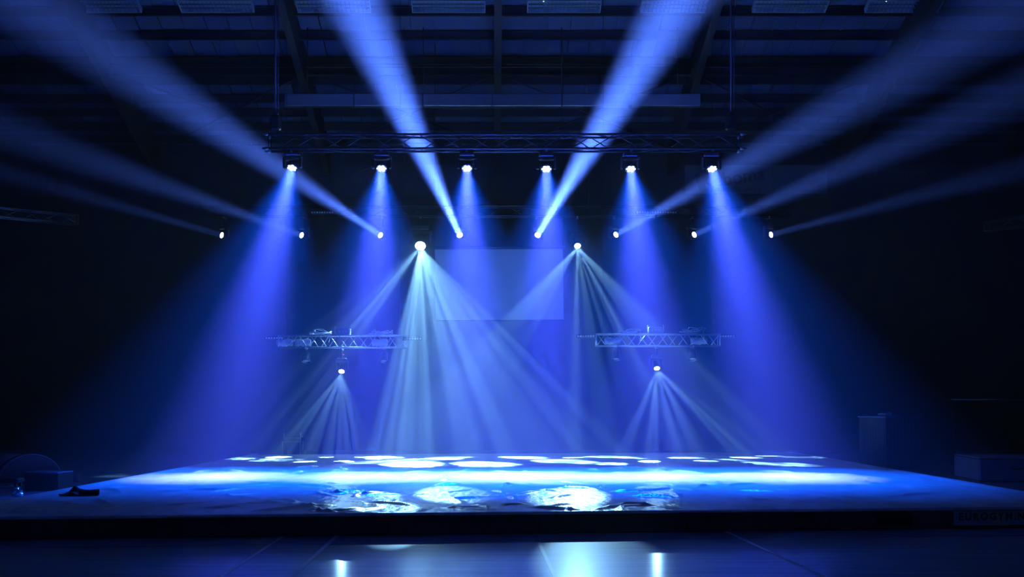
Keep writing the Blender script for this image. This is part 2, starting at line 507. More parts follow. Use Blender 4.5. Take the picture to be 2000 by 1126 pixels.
def gobo(light, seed):
    """Break-up gobo in the lamp: a cell pattern across the beam's directions."""
    light.use_nodes = True
    nt = light.node_tree
    em = nt.nodes['Emission']
    tc = nt.nodes.new('ShaderNodeTexCoord')
    mp = nt.nodes.new('ShaderNodeMapping')
    mp.inputs['Location'].default_value = (seed * 0.37, seed * 0.73, seed * 1.19)
    vo = nt.nodes.new('ShaderNodeTexVoronoi')
    vo.inputs['Scale'].default_value = 22
    rp = nt.nodes.new('ShaderNodeMapRange')
    rp.inputs['From Min'].default_value = 0.30
    rp.inputs['From Max'].default_value = 0.60
    rp.inputs['To Min'].default_value = 3.0
    rp.inputs['To Max'].default_value = 0.55
    nt.links.new(tc.outputs['Normal'], mp.inputs['Vector'])
    nt.links.new(mp.outputs[0], vo.inputs['Vector'])
    nt.links.new(vo.outputs['Distance'], rp.inputs['Value'])
    nt.links.new(rp.outputs[0], em.inputs['Strength'])

def moving_head(name, label, cat, group, lens, target, s, truss_z, lens_mat, cluster=False, head_len=0.30, cw=0.145):
    """A moving head hung from a truss chord: clamps, base, yoke and a head whose lens is at LENS and looks at TARGET."""
    lens, target = Vector(lens), Vector(target)
    d = (target - lens).normalized()
    piv = lens - d * (head_len * 0.62 * s / 0.2)          # tilt axis of the head
    t = thing(name, label, cat, (piv.x, piv.y, truss_z), group=group)
    W = lambda p: Vector(p) - Vector((piv.x, piv.y, truss_z))
    k = s / 0.2
    top = truss_z
    rh = 0.5 * s * 1.18
    zb = piv.z + max(0.6 * rh, rh + 0.02) + 0.035 * k       # underside of the base
    zt = min(zb + 0.09 * k, top - 0.05)
    MB().box(-0.14 * k, 0.14 * k, -0.11 * k, 0.11 * k, zb - top, zt - top, 0.018 * k).build('base', M_BODY, t)
    MB().box(-0.025, 0.025, -cw - 0.03, cw + 0.03, -0.06, -0.035).build('bracket', M_DULLALU, t)
    if zt - top < -0.065:
        MB().tube((0, 0, zt - top - 0.002), (0, 0, -0.055), 0.022).build('stem', M_BLACK, t)
    for sy in (-1, 1):
        MB().lathe([(0.03, -0.025), (0.042, -0.02), (0.042, 0.02), (0.03, 0.025)], 12, 'X').build('clamp', M_DULLALU, t, (0, sy * cw, 0))
    pz = piv.z - top
    hd = Vector((d.x, d.y, 0))
    rz = math.atan2(hd.y, hd.x) + PI / 2 if hd.length > 0.05 else 0.0
    yk = thing_part = MB()
    r_head = 0.5 * s * 1.18
    xa = r_head + 0.02 * k
    for sx in (-1, 1):
        yk.box(min(sx * xa, sx * (xa + 0.05 * k)), max(sx * xa, sx * (xa + 0.05 * k)), -0.045 * k, 0.045 * k, pz - 0.06 * k, zb - top - 0.02 * k, 0.012 * k)
    yk.box(-(xa + 0.05 * k), xa + 0.05 * k, -0.05 * k, 0.05 * k, zb - top - 0.055 * k, zb - top + 0.002, 0.012 * k)
    yk.build('yoke', M_BODY, t, None, (0, 0, rz))
    # head: a lathe along the beam direction
    L = (lens - piv).length
    q = d.to_track_quat('Z', 'Y').to_euler()
    r = r_head
    prof = [(r * 0.55, -0.55 * L), (r * 0.86, -0.5 * L), (r * 0.95, -0.2 * L), (r, 0.1 * L), (r, 0.6 * L), (r * 0.97, 0.92 * L), (s / 2 * 1.05, 1.0 * L), (s / 2 * 1.02, 0.985 * L)]
    h = MB().lathe(prof, 20).build('head', M_BODY, t, (0, 0, pz), q)
    for j in range(4):
        a = PI / 4 + j * PI / 2
        MB().box(-0.012 * k, 0.012 * k, -0.006 * k, 0.006 * k, -0.4 * L, 0.3 * L).build('cooling_fin', M_BODY, h, (math.cos(a) * r, math.sin(a) * r, 0), (0, 0, a))
    if cluster:
        ln = MB().lathe([(s / 2, 0), (s / 2, 0.004)], 20).build('lens', M_BODY, t, lens - Vector((piv.x, piv.y, top)) - d * 0.012, q)
        led = MB().lathe([(s * 0.165, 0), (s * 0.16, 0.006), (s * 0.08, 0.012)], 12).mesh('led', lens_mat)
        for j in range(7):
            a = 2 * PI * j / 6
            rr = 0 if j == 6 else s * 0.32
            link('led', led, ln, (rr * math.cos(a), rr * math.sin(a), 0.003))
    else:
        MB().lathe([(s / 2, -0.01), (s / 2 * 0.98, 0.0), (s / 2 * 0.7, 0.012), (s / 2 * 0.3, 0.018)], 20).build('lens', lens_mat, t, lens - Vector((piv.x, piv.y, top)) - d * 0.008, q)
    return t, d

# six wash lights on the front truss
wash = [(570, 328, 425, 930), (745, 329, 712, 930), (912, 329, 925, 930), (1067, 330, 1078, 930), (1232, 330, 1292, 930), (1391, 330, 1535, 930)]
for i, (px, py, tx, ty) in enumerate(wash):
    p, t = P(px, py, YW), on_plane(tx, ty, MZ)
    lab = f'{ORD[i]} blue wash light from the left under the front truss'
    o, d = moving_head('wash_light', lab, 'stage light', 'wash lights under the front truss', p, t, 0.215, ft_z - 0.145, M_LENS_WASH, cluster=True, head_len=0.11)
    area('wash_lamp', p + d * 0.03, t, WASH_COL, WASH_W, 0.17, WASH_SPREAD)
    area('wash_halo_lamp', p + d * 0.032, t, HALO_COL, HALO_W, 0.17, HALO_SPREAD)

# eight beam lights under the back truss
beams = [(433, 459, 60, 352, 26, 7, 6.5), (589, 459, 170, 310, 25, 28, 8), (743, 459, 330, 185, 24, 150, 9.5), (898, 459, 692, 0, 22.5, 620, 9.5),
         (1050, 459, 1325, 0, 22.5, 660, 10), (1203, 458, 1650, 205, 24, 95, 9), (1356, 458, 1740, 290, 25, 36, 8), (1506, 458, 1850, 368, 26, 10, 6.5)]
for i, (px, py, tx, ty, ty_d, wt, spr) in enumerate(beams):
    p, t = P(px, py, YBK), P(tx, ty, ty_d)
    lab = f'{ORD[i]} beam light from the left in the row of eight, aimed up'
    o, d = moving_head('beam_light', lab, 'stage light', 'beam lights under the back truss', p, t, 0.19, bt_z - 0.13, M_LENS_BEAM, head_len=0.16, cw=0.13)
    area('beam_lamp', p + d * 0.03, t, BEAM_COL, wt, 0.16, spr)

# four large fan lights: upper pair beside the screen, lower pair under the low trusses
def mat_pt(px, py):
    return on_plane(px, py, MZ)
fans = [
    ((821, 480, YBK), 'brightest white fan light, at the upper left corner of the screen', bt_z - 0.13, 0.32,
     [(330, 900, 4000, 9), (440, 897, 18000, 9), (505, 897, 26000, 8), (565, 897, 18000, 5), (712, 976, 5000, 3.8), (748, 893, 44000, 9), (805, 905, 56000, 10), (868, 895, 40000, 8), (885, 963, 6000, 4.4), (945, 905, 56000, 10), (1020, 893, 56000, 9), (1100, 900, 50000, 9), (1190, 892, 30000, 8), (765, 1050, 2500, 2.2)]),
    ((1128, 480, YBK), 'white fan light at the upper right corner of the screen', bt_z - 0.13, 0.20,
     [(775, 900, 22000, 11), (880, 893, 15000, 8), (1110, 968, 7000, 4.6), (1120, 893, 22000, 5), (1195, 905, 22000, 5), (1265, 895, 14000, 5), (1340, 893, 22000, 7), (1430, 897, 14000, 6), (1520, 905, 16000, 8), (1570, 893, 5000, 7), (1170, 1088, 2600, 4.5)]),
    ((667, 725, YL), 'white fan light hanging under the low truss left of the screen', P(0, 667, YL).z - 0.145, 0.17,
     [(545, 893, 9000, 11), (596, 900, 11000, 8), (637, 893, 11000, 8), (672, 900, 13000, 7), (703, 893, 11000, 7), (729, 896, 7000, 7)]),
    ((1283, 719, YL), 'white fan light hanging under the low truss right of the screen', P(0, 664, YL).z - 0.145, 0.17,
     [(1214, 893, 10000, 9), (1268, 900, 13000, 8), (1322, 893, 13000, 8), (1378, 900, 13000, 8), (1455, 893, 11000, 10), (1500, 890, 6000, 8)]),
]
for i, ((px, py, Yd), lab, tz, size, rays) in enumerate(fans):
    p = P(px, py, Yd)
    aim = p + Vector((0, -1.1, -1)) if i < 2 else p + Vector((0, -0.8, -1))
    o, d = moving_head('fan_light', lab, 'stage light', 'white fan lights', p, aim, size, tz, M_LENS_FAN, head_len=0.26, cw=0.13 if i < 2 else 0.145)
    if i == 2:
        MB().lathe([(0.012, 0), (0.008, 0.008)], 8, 'Y').build('indicator', M_PINK, o, Vector((0.06, -0.16, P(0, 692, Yd).z - tz)))
    for j, (tx, ty, wt, an) in enumerate(rays):
        tp = mat_pt(tx, ty) if ty < 1000 else on_plane(tx, ty, 0)
        l = spot('fan_lamp', p + d * 0.05, tp, FAN_COL, wt * FAN_GAIN, an, 0.55, 0.03)
        if ty < 920:
            gobo(l.data, 10 * i + j)
    spot('fan_bloom_lamp', p + d * 0.06, p + Vector((0, -1, -0.75)), FAN_COL, (260, 120, 40, 40)[i], 130, 0.8, 0.03)  # extra wide spot added to imitate the bloom around the lens

# ------------------------------------------------------------------ gear on the low trusses
def light_strip(px, py, Yd, label, n=8, pitch=5.0):
    p = P(px, py, Yd)
    pm = pitch * Yd / F
    L = n * pm
    t = thing('light_strip', label, 'light strip', p, group='unlit light strips')
    MB().box(-L / 2 - 0.02, L / 2 + 0.02, -0.04, 0.05, -0.04, 0.04, 0.01).build('body', M_BODY, t)
    if Yd > 29:
        MB().box(-0.03, 0.03, 0.045, 0.10, -0.15, -0.02).build('bracket', M_BLACK, t)
    cell = MB().lathe([(pm * 0.4, 0), (pm * 0.38, -0.012), (pm * 0.15, -0.02)], 10, 'Y').mesh('bulb', M_GLASS)
    for i in range(n):
        link('bulb', cell, t, (-L / 2 + (i + 0.5) * pm, -0.04, 0))
    return t
zl = P(0, 662, YL)
light_strip(536, 660, YL - 0.1, 'unlit strip of small lamps off the outer end of the left low truss', 7)
light_strip(806, 661, YL - 0.1, 'unlit strip of small lamps off the inner end of the left low truss', 7)
light_strip(1158 - 14, 656, YL - 0.1, 'unlit strip of small lamps off the inner end of the right low truss', 7)
light_strip(1417, 656, YL - 0.1, 'unlit strip of small lamps off the outer end of the right low truss', 7)
light_strip(630, 415, YBK - 0.2, 'unlit strip of small lamps on the back truss, left half', 9)
light_strip(1282, 415, YBK - 0.2, 'unlit strip of small lamps on the back truss, right half', 16)

def par_can(px, py, label, tz, tilt):
    p = P(px, py, YL)
    t = thing('par_can', label, 'stage light', (p.x, YL, tz), group='unlit lamps under the low trusses')
    dz = p.z - tz
    MB().box(-0.02, 0.02, -0.175, 0.175, -0.06, -0.035).build('bracket', M_DULLALU, t)
    for sy in (-1, 1):
        MB().lathe([(0.028, -0.02), (0.04, -0.015), (0.04, 0.015), (0.028, 0.02)], 10, 'X').build('clamp', M_ALU, t, (0, sy * 0.145, 0))
    MB().path([(-0.12, 0, dz), (-0.125, 0, dz + 0.08), (-0.09, 0, -0.09), (0, 0, -0.06), (0.09, 0, -0.09), (0.125, 0, dz + 0.08), (0.12, 0, dz)], 0.010).build('yoke', M_BODY, t)
    h = MB().lathe([(0.05, -0.13), (0.085, -0.11), (0.10, -0.02), (0.105, 0.11), (0.11, 0.12), (0.105, 0.13), (0.095, 0.12), (0.09, 0.08)], 18).build('can', M_BODY, t, (0, 0, dz), (PI - tilt, 0, 0))
    MB().lathe([(0.088, 0), (0.06, 0.012), (0.02, 0.016)], 16).build('lens', M_GLASS, h, (0, 0, 0.085))
ztl, ztr = P(0, 667, YL).z - 0.145, P(0, 664, YL).z - 0.145
par_can(598, 697, 'unlit black can lamp under the outer half of the left low truss', ztl, 0.4)
par_can(750, 697, 'unlit black can lamp under the inner half of the left low truss', ztl, 0.4)
par_can(1203, 693, 'unlit black can lamp under the inner half of the right low truss', ztr, 0.4)
par_can(1352, 693, 'unlit black can lamp under the outer half of the right low truss', ztr, 0.4)

for px, py, lab in ((671, 648, 'flat grey control box standing on the left low truss'), (1279, 644, 'flat grey control box standing on the right low truss')):
    t = thing('control_box', lab, 'box', (P(px, 0, YL).x, YL, (ztl if px < 900 else ztr) + 0.31), group='boxes on the low trusses')
    MB().box(-0.17, 0.17, -0.13, 0.13, 0.0, 0.16, 0.012).build('case', M_DULLALU, t)
    for sx in (-1, 1):
        MB().path([(sx * 0.175, -0.1, 0.02), (sx * 0.2, -0.1, 0.05), (sx * 0.2, -0.1, 0.19), (sx * 0.175, -0.1, 0.2)], 0.008).build('handle', M_ALU, t)
    for k in range(3):
        MB().lathe([(0.012, 0), (0.01, -0.01)], 8, 'Y').build('knob', M_ALU, t, (-0.08 + 0.08 * k, -0.13, 0.08))
rc = random.Random(4)
for px, zt_, lab in ((618, ztl, 'pale cable coiled on the outer half of the left low truss'), (735, ztl, 'pale cable coiled on the inner half of the left low truss'),
                     (1222, ztr, 'pale cable coiled on the inner half of the right low truss'), (1345, ztr, 'pale cable coiled on the outer half of the right low truss')):
    base = Vector((P(px, 0, YL).x, YL, zt_ + 0.31 + 0.012))
    pts = []
    for k in range(46):
        a = k * 0.55
        rr = 0.10 + 0.05 * rc.random()
        pts.append((0.9 * rr * math.cos(a) * 2 + 0.004 * k, rr * math.sin(a), 0.003 * k * rc.random() + 0.02 * abs(math.sin(a * 0.37))))
    pts += [(0.33, -0.12, 0.06), (0.36, -0.15, -0.05), (0.33, -0.155, -0.2)]
    tag(MB().path(pts, 0.009, 5).build('cable', M_ALU, None, base), lab, 'cable', 'cables on the low trusses')
for px, zt_, lab in ((556, ztl, 'crumpled pale sleeve inside the outer end of the left low truss'), (592, ztl, 'crumpled pale sleeve inside the outer half of the left low truss'), (742, ztl, 'crumpled pale sleeve inside the inner half of the left low truss'),
                     (1196, ztr, 'crumpled pale sleeve inside the inner half of the right low truss'), (1365, ztr, 'crumpled pale sleeve inside the outer half of the right low truss')):
    m = MB()
    rs = []
    for k in range(13):
        x = -0.2 + 0.4 * k / 12
        ring = []
        for j in range(12):
            a = 2 * PI * j / 12
            r = 0.085 * (1 + 0.18 * math.sin(3 * a + k) + 0.12 * rc.uniform(-1, 1)) * (0.75 if k in (0, 12) else 1)
            ring.append((x, r * math.cos(a), r * math.sin(a)))
        rs.append(ring)
    m.rings(rs)
    tag(m.build('cable_sleeve', M_WHITE, None, (P(px, 0, YL).x, YL, zt_ + 0.125)), lab, 'cable sleeve', 'sleeves inside the low trusses')

# ------------------------------------------------------------------ projection screen
YS = 31.0
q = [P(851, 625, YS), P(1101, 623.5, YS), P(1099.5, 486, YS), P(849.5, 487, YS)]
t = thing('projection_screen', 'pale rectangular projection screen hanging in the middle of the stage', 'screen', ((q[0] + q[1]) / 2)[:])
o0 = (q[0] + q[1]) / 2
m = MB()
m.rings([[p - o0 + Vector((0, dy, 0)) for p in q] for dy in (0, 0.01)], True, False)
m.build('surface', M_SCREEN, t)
MB().tube(q[3] - o0 + Vector((-0.06, 0.02, 0.05)), q[2] - o0 + Vector((0.06, 0.02, 0.05)), 0.045, n=12).build('roller', M_BLACK, t)
MB().tube(q[0] - o0 + Vector((0, 0.005, -0.012)), q[1] - o0 + Vector((0, 0.005, -0.012)), 0.014, n=8).build('bottom_bar', M_BLACK, t)
for p in (q[3], q[2]):
    MB().tube(p - o0 + Vector((0, 0.02, 0.09)), p - o0 + Vector((0, 0.02, purlin_z(YS) + 0.2 - p.z)), 0.006, n=5).build('wire', M_BLACK, t)

# ------------------------------------------------------------------ ceiling lights
LXC = [200, 422, 651, 876, 1102, 1324, 1544, 1766]
tilt = -math.atan(SL)
lightmesh = {}
for i, px in enumerate(LXC):
    yc = 29.22
    zc_ = purlin_z(yc) + 0.02
    x = (px - CX) * yc / F
    t = thing('ceiling_light', f'{ORD[i]} louvred ceiling light from the left in the roof row, switched off', 'ceiling light', (x, yc, zc_), (tilt, 0, 0), group='louvred ceiling lights')
    if not lightmesh:
        hw, hd = 0.97, 0.24
        m = MB()
        m.box(-hw, hw, -hd, -hd + 0.025, -0.02, 0.1).box(-hw, hw, hd - 0.025, hd, -0.02, 0.1)
        m.box(-hw, -hw + 0.025, -hd + 0.025, hd - 0.025, -0.02, 0.1).box(hw - 0.025, hw, -hd + 0.025, hd - 0.025, -0.02, 0.1)
        m.box(-hw, hw, -hd, hd, 0.1, 0.12)
        lightmesh['housing'] = m.mesh('housing', M_WHITE)
        lightmesh['tube'] = MB().tube((-hw + 0.05, 0, 0), (hw - 0.05, 0, 0), 0.016, n=10).mesh('lamp_tube', M_TUBE)
        lightmesh['long'] = MB().box(-hw + 0.025, hw - 0.025, -0.006, 0.006, -0.015, 0.03).mesh('long_slat', M_LOUVRE)
        lightmesh['slat'] = MB().box(-0.004, 0.004, -hd + 0.026, hd - 0.026, -0.014, 0.028).mesh('slat', M_LOUVRE)
    link('housing', lightmesh['housing'], t)
    for k in range(3):
        link('lamp_tube', lightmesh['tube'], t, (0, -0.14 + 0.14 * k, 0.065))
    for k in range(2):
        link('long_slat', lightmesh['long'], t, (0, -0.07 + 0.14 * k, 0))
    for k in range(17):
        link('slat', lightmesh['slat'], t, (-0.864 + 0.108 * k, 0, 0))
    if i in (4, 7):
        MB().lathe([(0.012, 0), (0.010, -0.012)], 8).build('indicator', M_GREEN, t, (-0.55, -0.225, -0.02))

# long metal housing hung under the roof
t = thing('curtain_housing', 'long flat metal housing hanging across the roof above the stage', 'metal housing', P(962, 197, 30.0))
w = 810 * 30 / F
n = 6
for k in range(n):
    x0, x1 = -w / 2 + k * w / n + 0.006, -w / 2 + (k + 1) * w / n - 0.006
    m = MB()
    m.box(x0, x1, -0.12, 0.12, -0.165, 0.165, 0.012)
    m.build('panel', M_STEEL, t)
for x in (-w / 2 + 0.6, -w / 6, w / 6, w / 2 - 0.6):
    MB().tube((x, 0, 0.16), (x, 0, purlin_z(30.0) - P(0, 197, 30).z), 0.012, n=6).build('hanger', M_PURLIN, t)

# ------------------------------------------------------------------ banners high on the back wall
def banner(label, x0, y0, x1, y1, mat):
    a, b = P(x0, y1, YB - 0.03), P(x1, y0, YB - 0.03)
    t = thing('wall_banner', label, 'banner', ((a.x + b.x) / 2, YB, (a.z + b.z) / 2), group='advertising banners on the back wall')
    hw, hh = (b.x - a.x) / 2, (b.z - a.z) / 2
    MB().box(-hw, hw, -0.03, -0.002, -hh, hh, 0.006).build('board', mat, t)
    return t
def bt(t, body, px, py, hpx, mat, rot=0.0, bold=0.0, spacing=1.0, align='CENTER'):
    p = P(px, py, YB - 0.032) - t.location
    text_mesh('lettering', body, hpx * YB / F / 0.7, mat, t, p, (PI / 2, -rot, 0), align, bold, spacing)
def logo(t, pts, mat):
    m = MB()
    ps = [P(x, y, YB - 0.03) - t.location for x, y in pts]
    m.rings([[p + Vector((0, dy, 0)) for p in ps] for dy in (-0.006, 0.0)], True, False)
    m.build('logo', mat, t)
def bars(t, x0, x1, y, h, n, mat, seed):
    """Lettering too faint to read: upright strokes and crossbars of letters."""
    rr = random.Random(seed)
    m = MB()
    k = YB / F
    w = (x1 - x0) / n
    for i in range(n):
        if rr.random() < 0.1:
            continue
        p = P(x0 + (i + 0.5) * w, y, YB - 0.03) - t.location
        hw, hh = w * k * 0.34, h * k / 2
        m.box(p.x - hw, p.x - hw * 0.4, -0.036, -0.029, p.z - hh, p.z + hh)
        if rr.random() < 0.7:
            m.box(p.x + hw * 0.4, p.x + hw, -0.036, -0.029, p.z - hh, p.z + hh * rr.choice([1, 0.2]))
        z = p.z + hh * rr.choice([-0.85, 0, 0.85])
        m.box(p.x - hw * 0.4, p.x + hw * 0.4, -0.036, -0.029, z - hh * 0.15, z + hh * 0.15)
    tag(m.build('lettering', mat, t), kind='stuff')
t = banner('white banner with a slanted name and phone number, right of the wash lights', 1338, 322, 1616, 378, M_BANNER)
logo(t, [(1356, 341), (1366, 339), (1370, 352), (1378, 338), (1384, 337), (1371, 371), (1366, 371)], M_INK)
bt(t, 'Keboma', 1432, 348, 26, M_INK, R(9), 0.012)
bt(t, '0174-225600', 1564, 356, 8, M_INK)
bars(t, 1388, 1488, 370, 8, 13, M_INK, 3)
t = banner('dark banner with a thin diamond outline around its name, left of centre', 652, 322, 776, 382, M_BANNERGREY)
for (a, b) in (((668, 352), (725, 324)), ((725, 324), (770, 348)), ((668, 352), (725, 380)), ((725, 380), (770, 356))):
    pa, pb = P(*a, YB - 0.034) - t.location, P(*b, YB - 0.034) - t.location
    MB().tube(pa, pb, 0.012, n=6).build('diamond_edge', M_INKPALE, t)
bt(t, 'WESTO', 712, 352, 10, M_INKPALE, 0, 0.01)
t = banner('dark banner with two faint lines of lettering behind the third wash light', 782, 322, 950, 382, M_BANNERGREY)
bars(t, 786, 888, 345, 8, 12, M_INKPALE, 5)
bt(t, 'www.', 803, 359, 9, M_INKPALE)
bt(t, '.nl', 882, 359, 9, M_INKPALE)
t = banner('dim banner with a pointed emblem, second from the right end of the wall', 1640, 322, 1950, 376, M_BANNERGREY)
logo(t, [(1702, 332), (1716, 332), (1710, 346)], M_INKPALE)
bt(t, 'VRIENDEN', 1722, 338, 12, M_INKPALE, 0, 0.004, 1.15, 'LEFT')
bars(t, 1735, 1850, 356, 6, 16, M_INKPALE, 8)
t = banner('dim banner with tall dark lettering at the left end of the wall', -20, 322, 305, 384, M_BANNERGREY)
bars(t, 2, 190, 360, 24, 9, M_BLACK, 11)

# ------------------------------------------------------------------ flight case behind the mat
p = on_plane(572, 782 + 1.6 * F / 29.3, 0)
k = 29.3 / F
t = thing('flight_case', 'small black flight case with metal edges behind the back of the mat', 'flight case', p)
hw = 17 * k
z0, z1 = 0.09, (HY - 861) * k + CZ
MB().box(-hw + 0.01, hw - 0.01, -0.2, 0.2, z0, z1 - 0.01).build('body', M_BLACK, t)
for sx in (-1, 1):
    for sy in (-1, 1):
        MB().box(sx * hw - 0.016, sx * hw + 0.016, sy * 0.2 - 0.016, sy * 0.2 + 0.016, z0, z1).build('corner_edge', M_ALU, t)
        MB().lathe([(0.04, -0.015), (0.045, 0), (0.04, 0.015)], 12, 'X').build('caster', M_BODY, t, (sx * (hw - 0.05), sy * 0.15, 0.045))
    for z in (z0 + 0.012, z1 - 0.012):
        MB().box(-hw, hw, sx * 0.2 - 0.012, sx * 0.2 + 0.012, z - 0.014, z + 0.014).build('rim', M_DULLALU, t)
MB().path([(-0.09, -0.215, 0.2), (-0.09, -0.235, 0.22), (-0.09, -0.235, 0.30), (-0.09, -0.215, 0.32)], 0.012).build('handle', M_ALU, t)
for sx in (-0.9, 1.0):
    MB().tube((sx * hw, -0.15, z1 - 0.02), (sx * hw, -0.15, z1 + 16 * k), 0.012).build('post', M_ALU, t)
MB().tube((-0.9 * hw, -0.15, z1 + 7 * k), (hw, -0.15, z1 + 7 * k), 0.008).build('crossbar', M_DULLALU, t)
MB().box(hw + 0.01, hw + 0.06, -0.17, -0.12, z1 + 8 * k, z1 + 11 * k, 0.006).build('latch', M_ALU, t)

# ------------------------------------------------------------------ skirted table on the right
p = on_plane(1738, 915, 0)
k = p.y / F
t = thing('skirted_table', 'tall table hidden by a pleated dark skirt, right of the mat', 'table', p, (0, 0, R(28)))
H = 103 * k
hx, hy = 0.58, 0.40
per = []
nside = 60
for (a, b) in (((-hx, -hy), (hx, -hy)), ((hx, -hy), (hx, hy)), ((hx, hy), (-hx, hy)), ((-hx, hy), (-hx, -hy))):
    for j in range(nside):
        f = j / nside
        per.append((a[0] + (b[0] - a[0]) * f, a[1] + (b[1] - a[1]) * f))
rs = []
rng2 = random.Random(2)
ph = [rng2.uniform(0.6, 1.4) for _ in per]
for zi, z in enumerate((0.12, 0.35, 0.7, 1.0, H - 0.06, H - 0.03)):
    ring = []
    amp = 0.018 * (1 - 0.75 * z / H)
    for j, (x, y) in enumerate(per):
        r = math.hypot(x, y)
        dsp = amp * math.sin(j * 2 * PI / 6.0 + 0.4 * math.sin(j)) * ph[j // 6 * 6 % len(ph)] - 0.006 * z
        ring.append((x * (1 + dsp / r), y * (1 + dsp / r), z))
    rs.append(ring)
MB().rings(rs, False, True).build('skirt', M_CLOTH, t)
MB().box(-hx - 0.02, hx + 0.02, -hy - 0.02, hy + 0.02, H - 0.03, H, 0.006).build('table_top', M_FOAMBLUE, t)
MB().box(-hx + 0.06, hx - 0.03, -hy + 0.03, hy - 0.06, 0.0, 0.14, 0.01).build('plinth', M_BLACK, t)
# things on it
zt = H
p1 = p + Vector(((1722 - 1738) * k, -0.05, zt))
m = MB()
rs = []
for i in range(7):
    f = i / 6
    r = 0.085 * math.sin(PI * (0.12 + 0.8 * f)) + 0.012
    rs.append([(r * math.cos(2 * PI * j / 14) * (1.25 + 0.15 * math.sin(5 * j)), r * math.sin(2 * PI * j / 14) * (1 + 0.2 * math.cos(3 * j)), 0.075 * f + 0.004) for j in range(14)])
m.rings(rs)
tag(m.build('plastic_bag', M_GLASS, None, p1), 'crumpled clear plastic bag on the skirted table', 'plastic bag')
for dx, lab in ((1732, 'small clear cup beside the plastic bag on the skirted table'), (1736, 'small clear cup nearer the cable on the skirted table')):
    c = p + Vector(((dx - 1738) * k, -0.12, zt))
    cup = thing('cup', lab, 'cup', c, group='cups on the skirted table')
    MB().lathe([(0.018, 0.0), (0.024, 0.004), (0.028, 0.09), (0.026, 0.09), (0.02, 0.01)], 14).build('wall', M_GLASS, cup)
    MB().lathe([(0.03, 0.086), (0.031, 0.09), (0.027, 0.092)], 14).build('rim', M_GLASS, cup)
# cable from the table to the railing
a = p + Vector(((1744 - 1738) * k, 0.0, zt + 0.012))
b = P(1856, 780, p.y + 1.5)
pts = [a.lerp(b, f / 10) - Vector((0, 0, 0.05 * math.sin(PI * f / 10))) for f in range(11)]
ct = thing('cable', 'thin dark cable rising from the skirted table to the railing', 'cable', a)
MB().path([q_ - a for q_ in pts], 0.014).build('cord', M_DULLALU, ct)
c = pts[6] - a
MB().tube(c - Vector((0.03, 0, 0.008)), c + Vector((0.03, 0, 0.008)), 0.028, n=10).build('connector', M_ALU, ct)
c1 = P(2150, 780, p.y + 1.5)
rt = thing('railing', 'thin dark railing at shoulder height at the far right', 'railing', (b.x, b.y, 0))
MB().tube((0, 0, b.z), (c1.x - b.x, 0, b.z), 0.02).build('rail', M_DULLALU, rt)
for f in (0.02, 0.5, 0.98):
    x = (c1.x - b.x) * f
    MB().tube((x, 0, 0), (x, 0, b.z), 0.02).build('post', M_BLACK, rt)
    MB().lathe([(0.09, 0), (0.09, 0.01), (0.03, 0.02)], 14).build('foot', M_BLACK, rt, (x, 0, 0))

# ------------------------------------------------------------------ landing mat at the right edge
p = on_plane(1912, 941, 0)
k = p.y / F
h = 48 * k
t = thing('landing_mat', 'thick dark foam landing mat lying beside the right of the sprung floor', 'gym mat', p, (0, 0, R(-6)))
MB().box(0, 2.6, 0, 1.6, 0.0, h, 0.03).build('foam_block', M_FOAMBLUE, t)
for z in (0.03, h - 0.03):
    MB().box(-0.006, 2.606, -0.006, 1.606, z - 0.008, z + 0.008).build('piping', M_RUBBER, t)
MB().path([(0.6, -0.004, h * 0.6), (0.62, -0.04, h * 0.55), (0.8, -0.04, h * 0.55), (0.82, -0.004, h * 0.6)], 0.012).build('handle', M_RUBBER, t)

# ------------------------------------------------------------------ gym equipment at the left edge
# foam barrel lying on its side, end face towards the camera
p = on_plane(60, 945, 0)
k = p.y / F
t = thing('foam_barrel', 'big rounded blue foam block with a piped rim at the left edge', 'gym block', p, (0, 0, R(50)))
rr_, L = 0.62, 1.3
prof = [(-rr_, 0.0)] + [(-rr_ * math.cos(PI * j / 18), 0.06 + 0.50 * math.sin(PI * j / 18)) for j in range(19)] + [(rr_, 0.0)]
MB().rings([[(x, y, z) for x, z in prof] for y in (0, L)], True, True).build('foam_body', M_FOAMBLUE, t)
MB().rings([[(x * 0.985, y, z * 0.985) for x, z in prof] for y in (-0.012, -0.001)], True, False).build('end_shade_panel', M_BLACK, t)  # black sheet added to paint the shade on the end face
for y in (-0.006, 0.12):
    MB().path([(x * 1.01, y, z * 1.01 + 0.004) for x, z in prof], 0.016).build('piping', M_RUBBER if y > 0 else M_FOAMBLUE, t)
# low box in front of it
p = on_plane(80, 957, 0)
k = p.y / F
t = thing('foam_box', 'small dark box with a blue top beside the rounded foam block', 'box', p, (0, 0, R(-10)))
MB().box(-0.33, 0.33, 0.0, 0.5, 0, 0.30, 0.012).build('body', M_BLACK, t)
MB().box(-0.335, 0.335, -0.005, 0.505, 0.30, 0.325, 0.008).build('lid', M_FOAMBLUE, t)
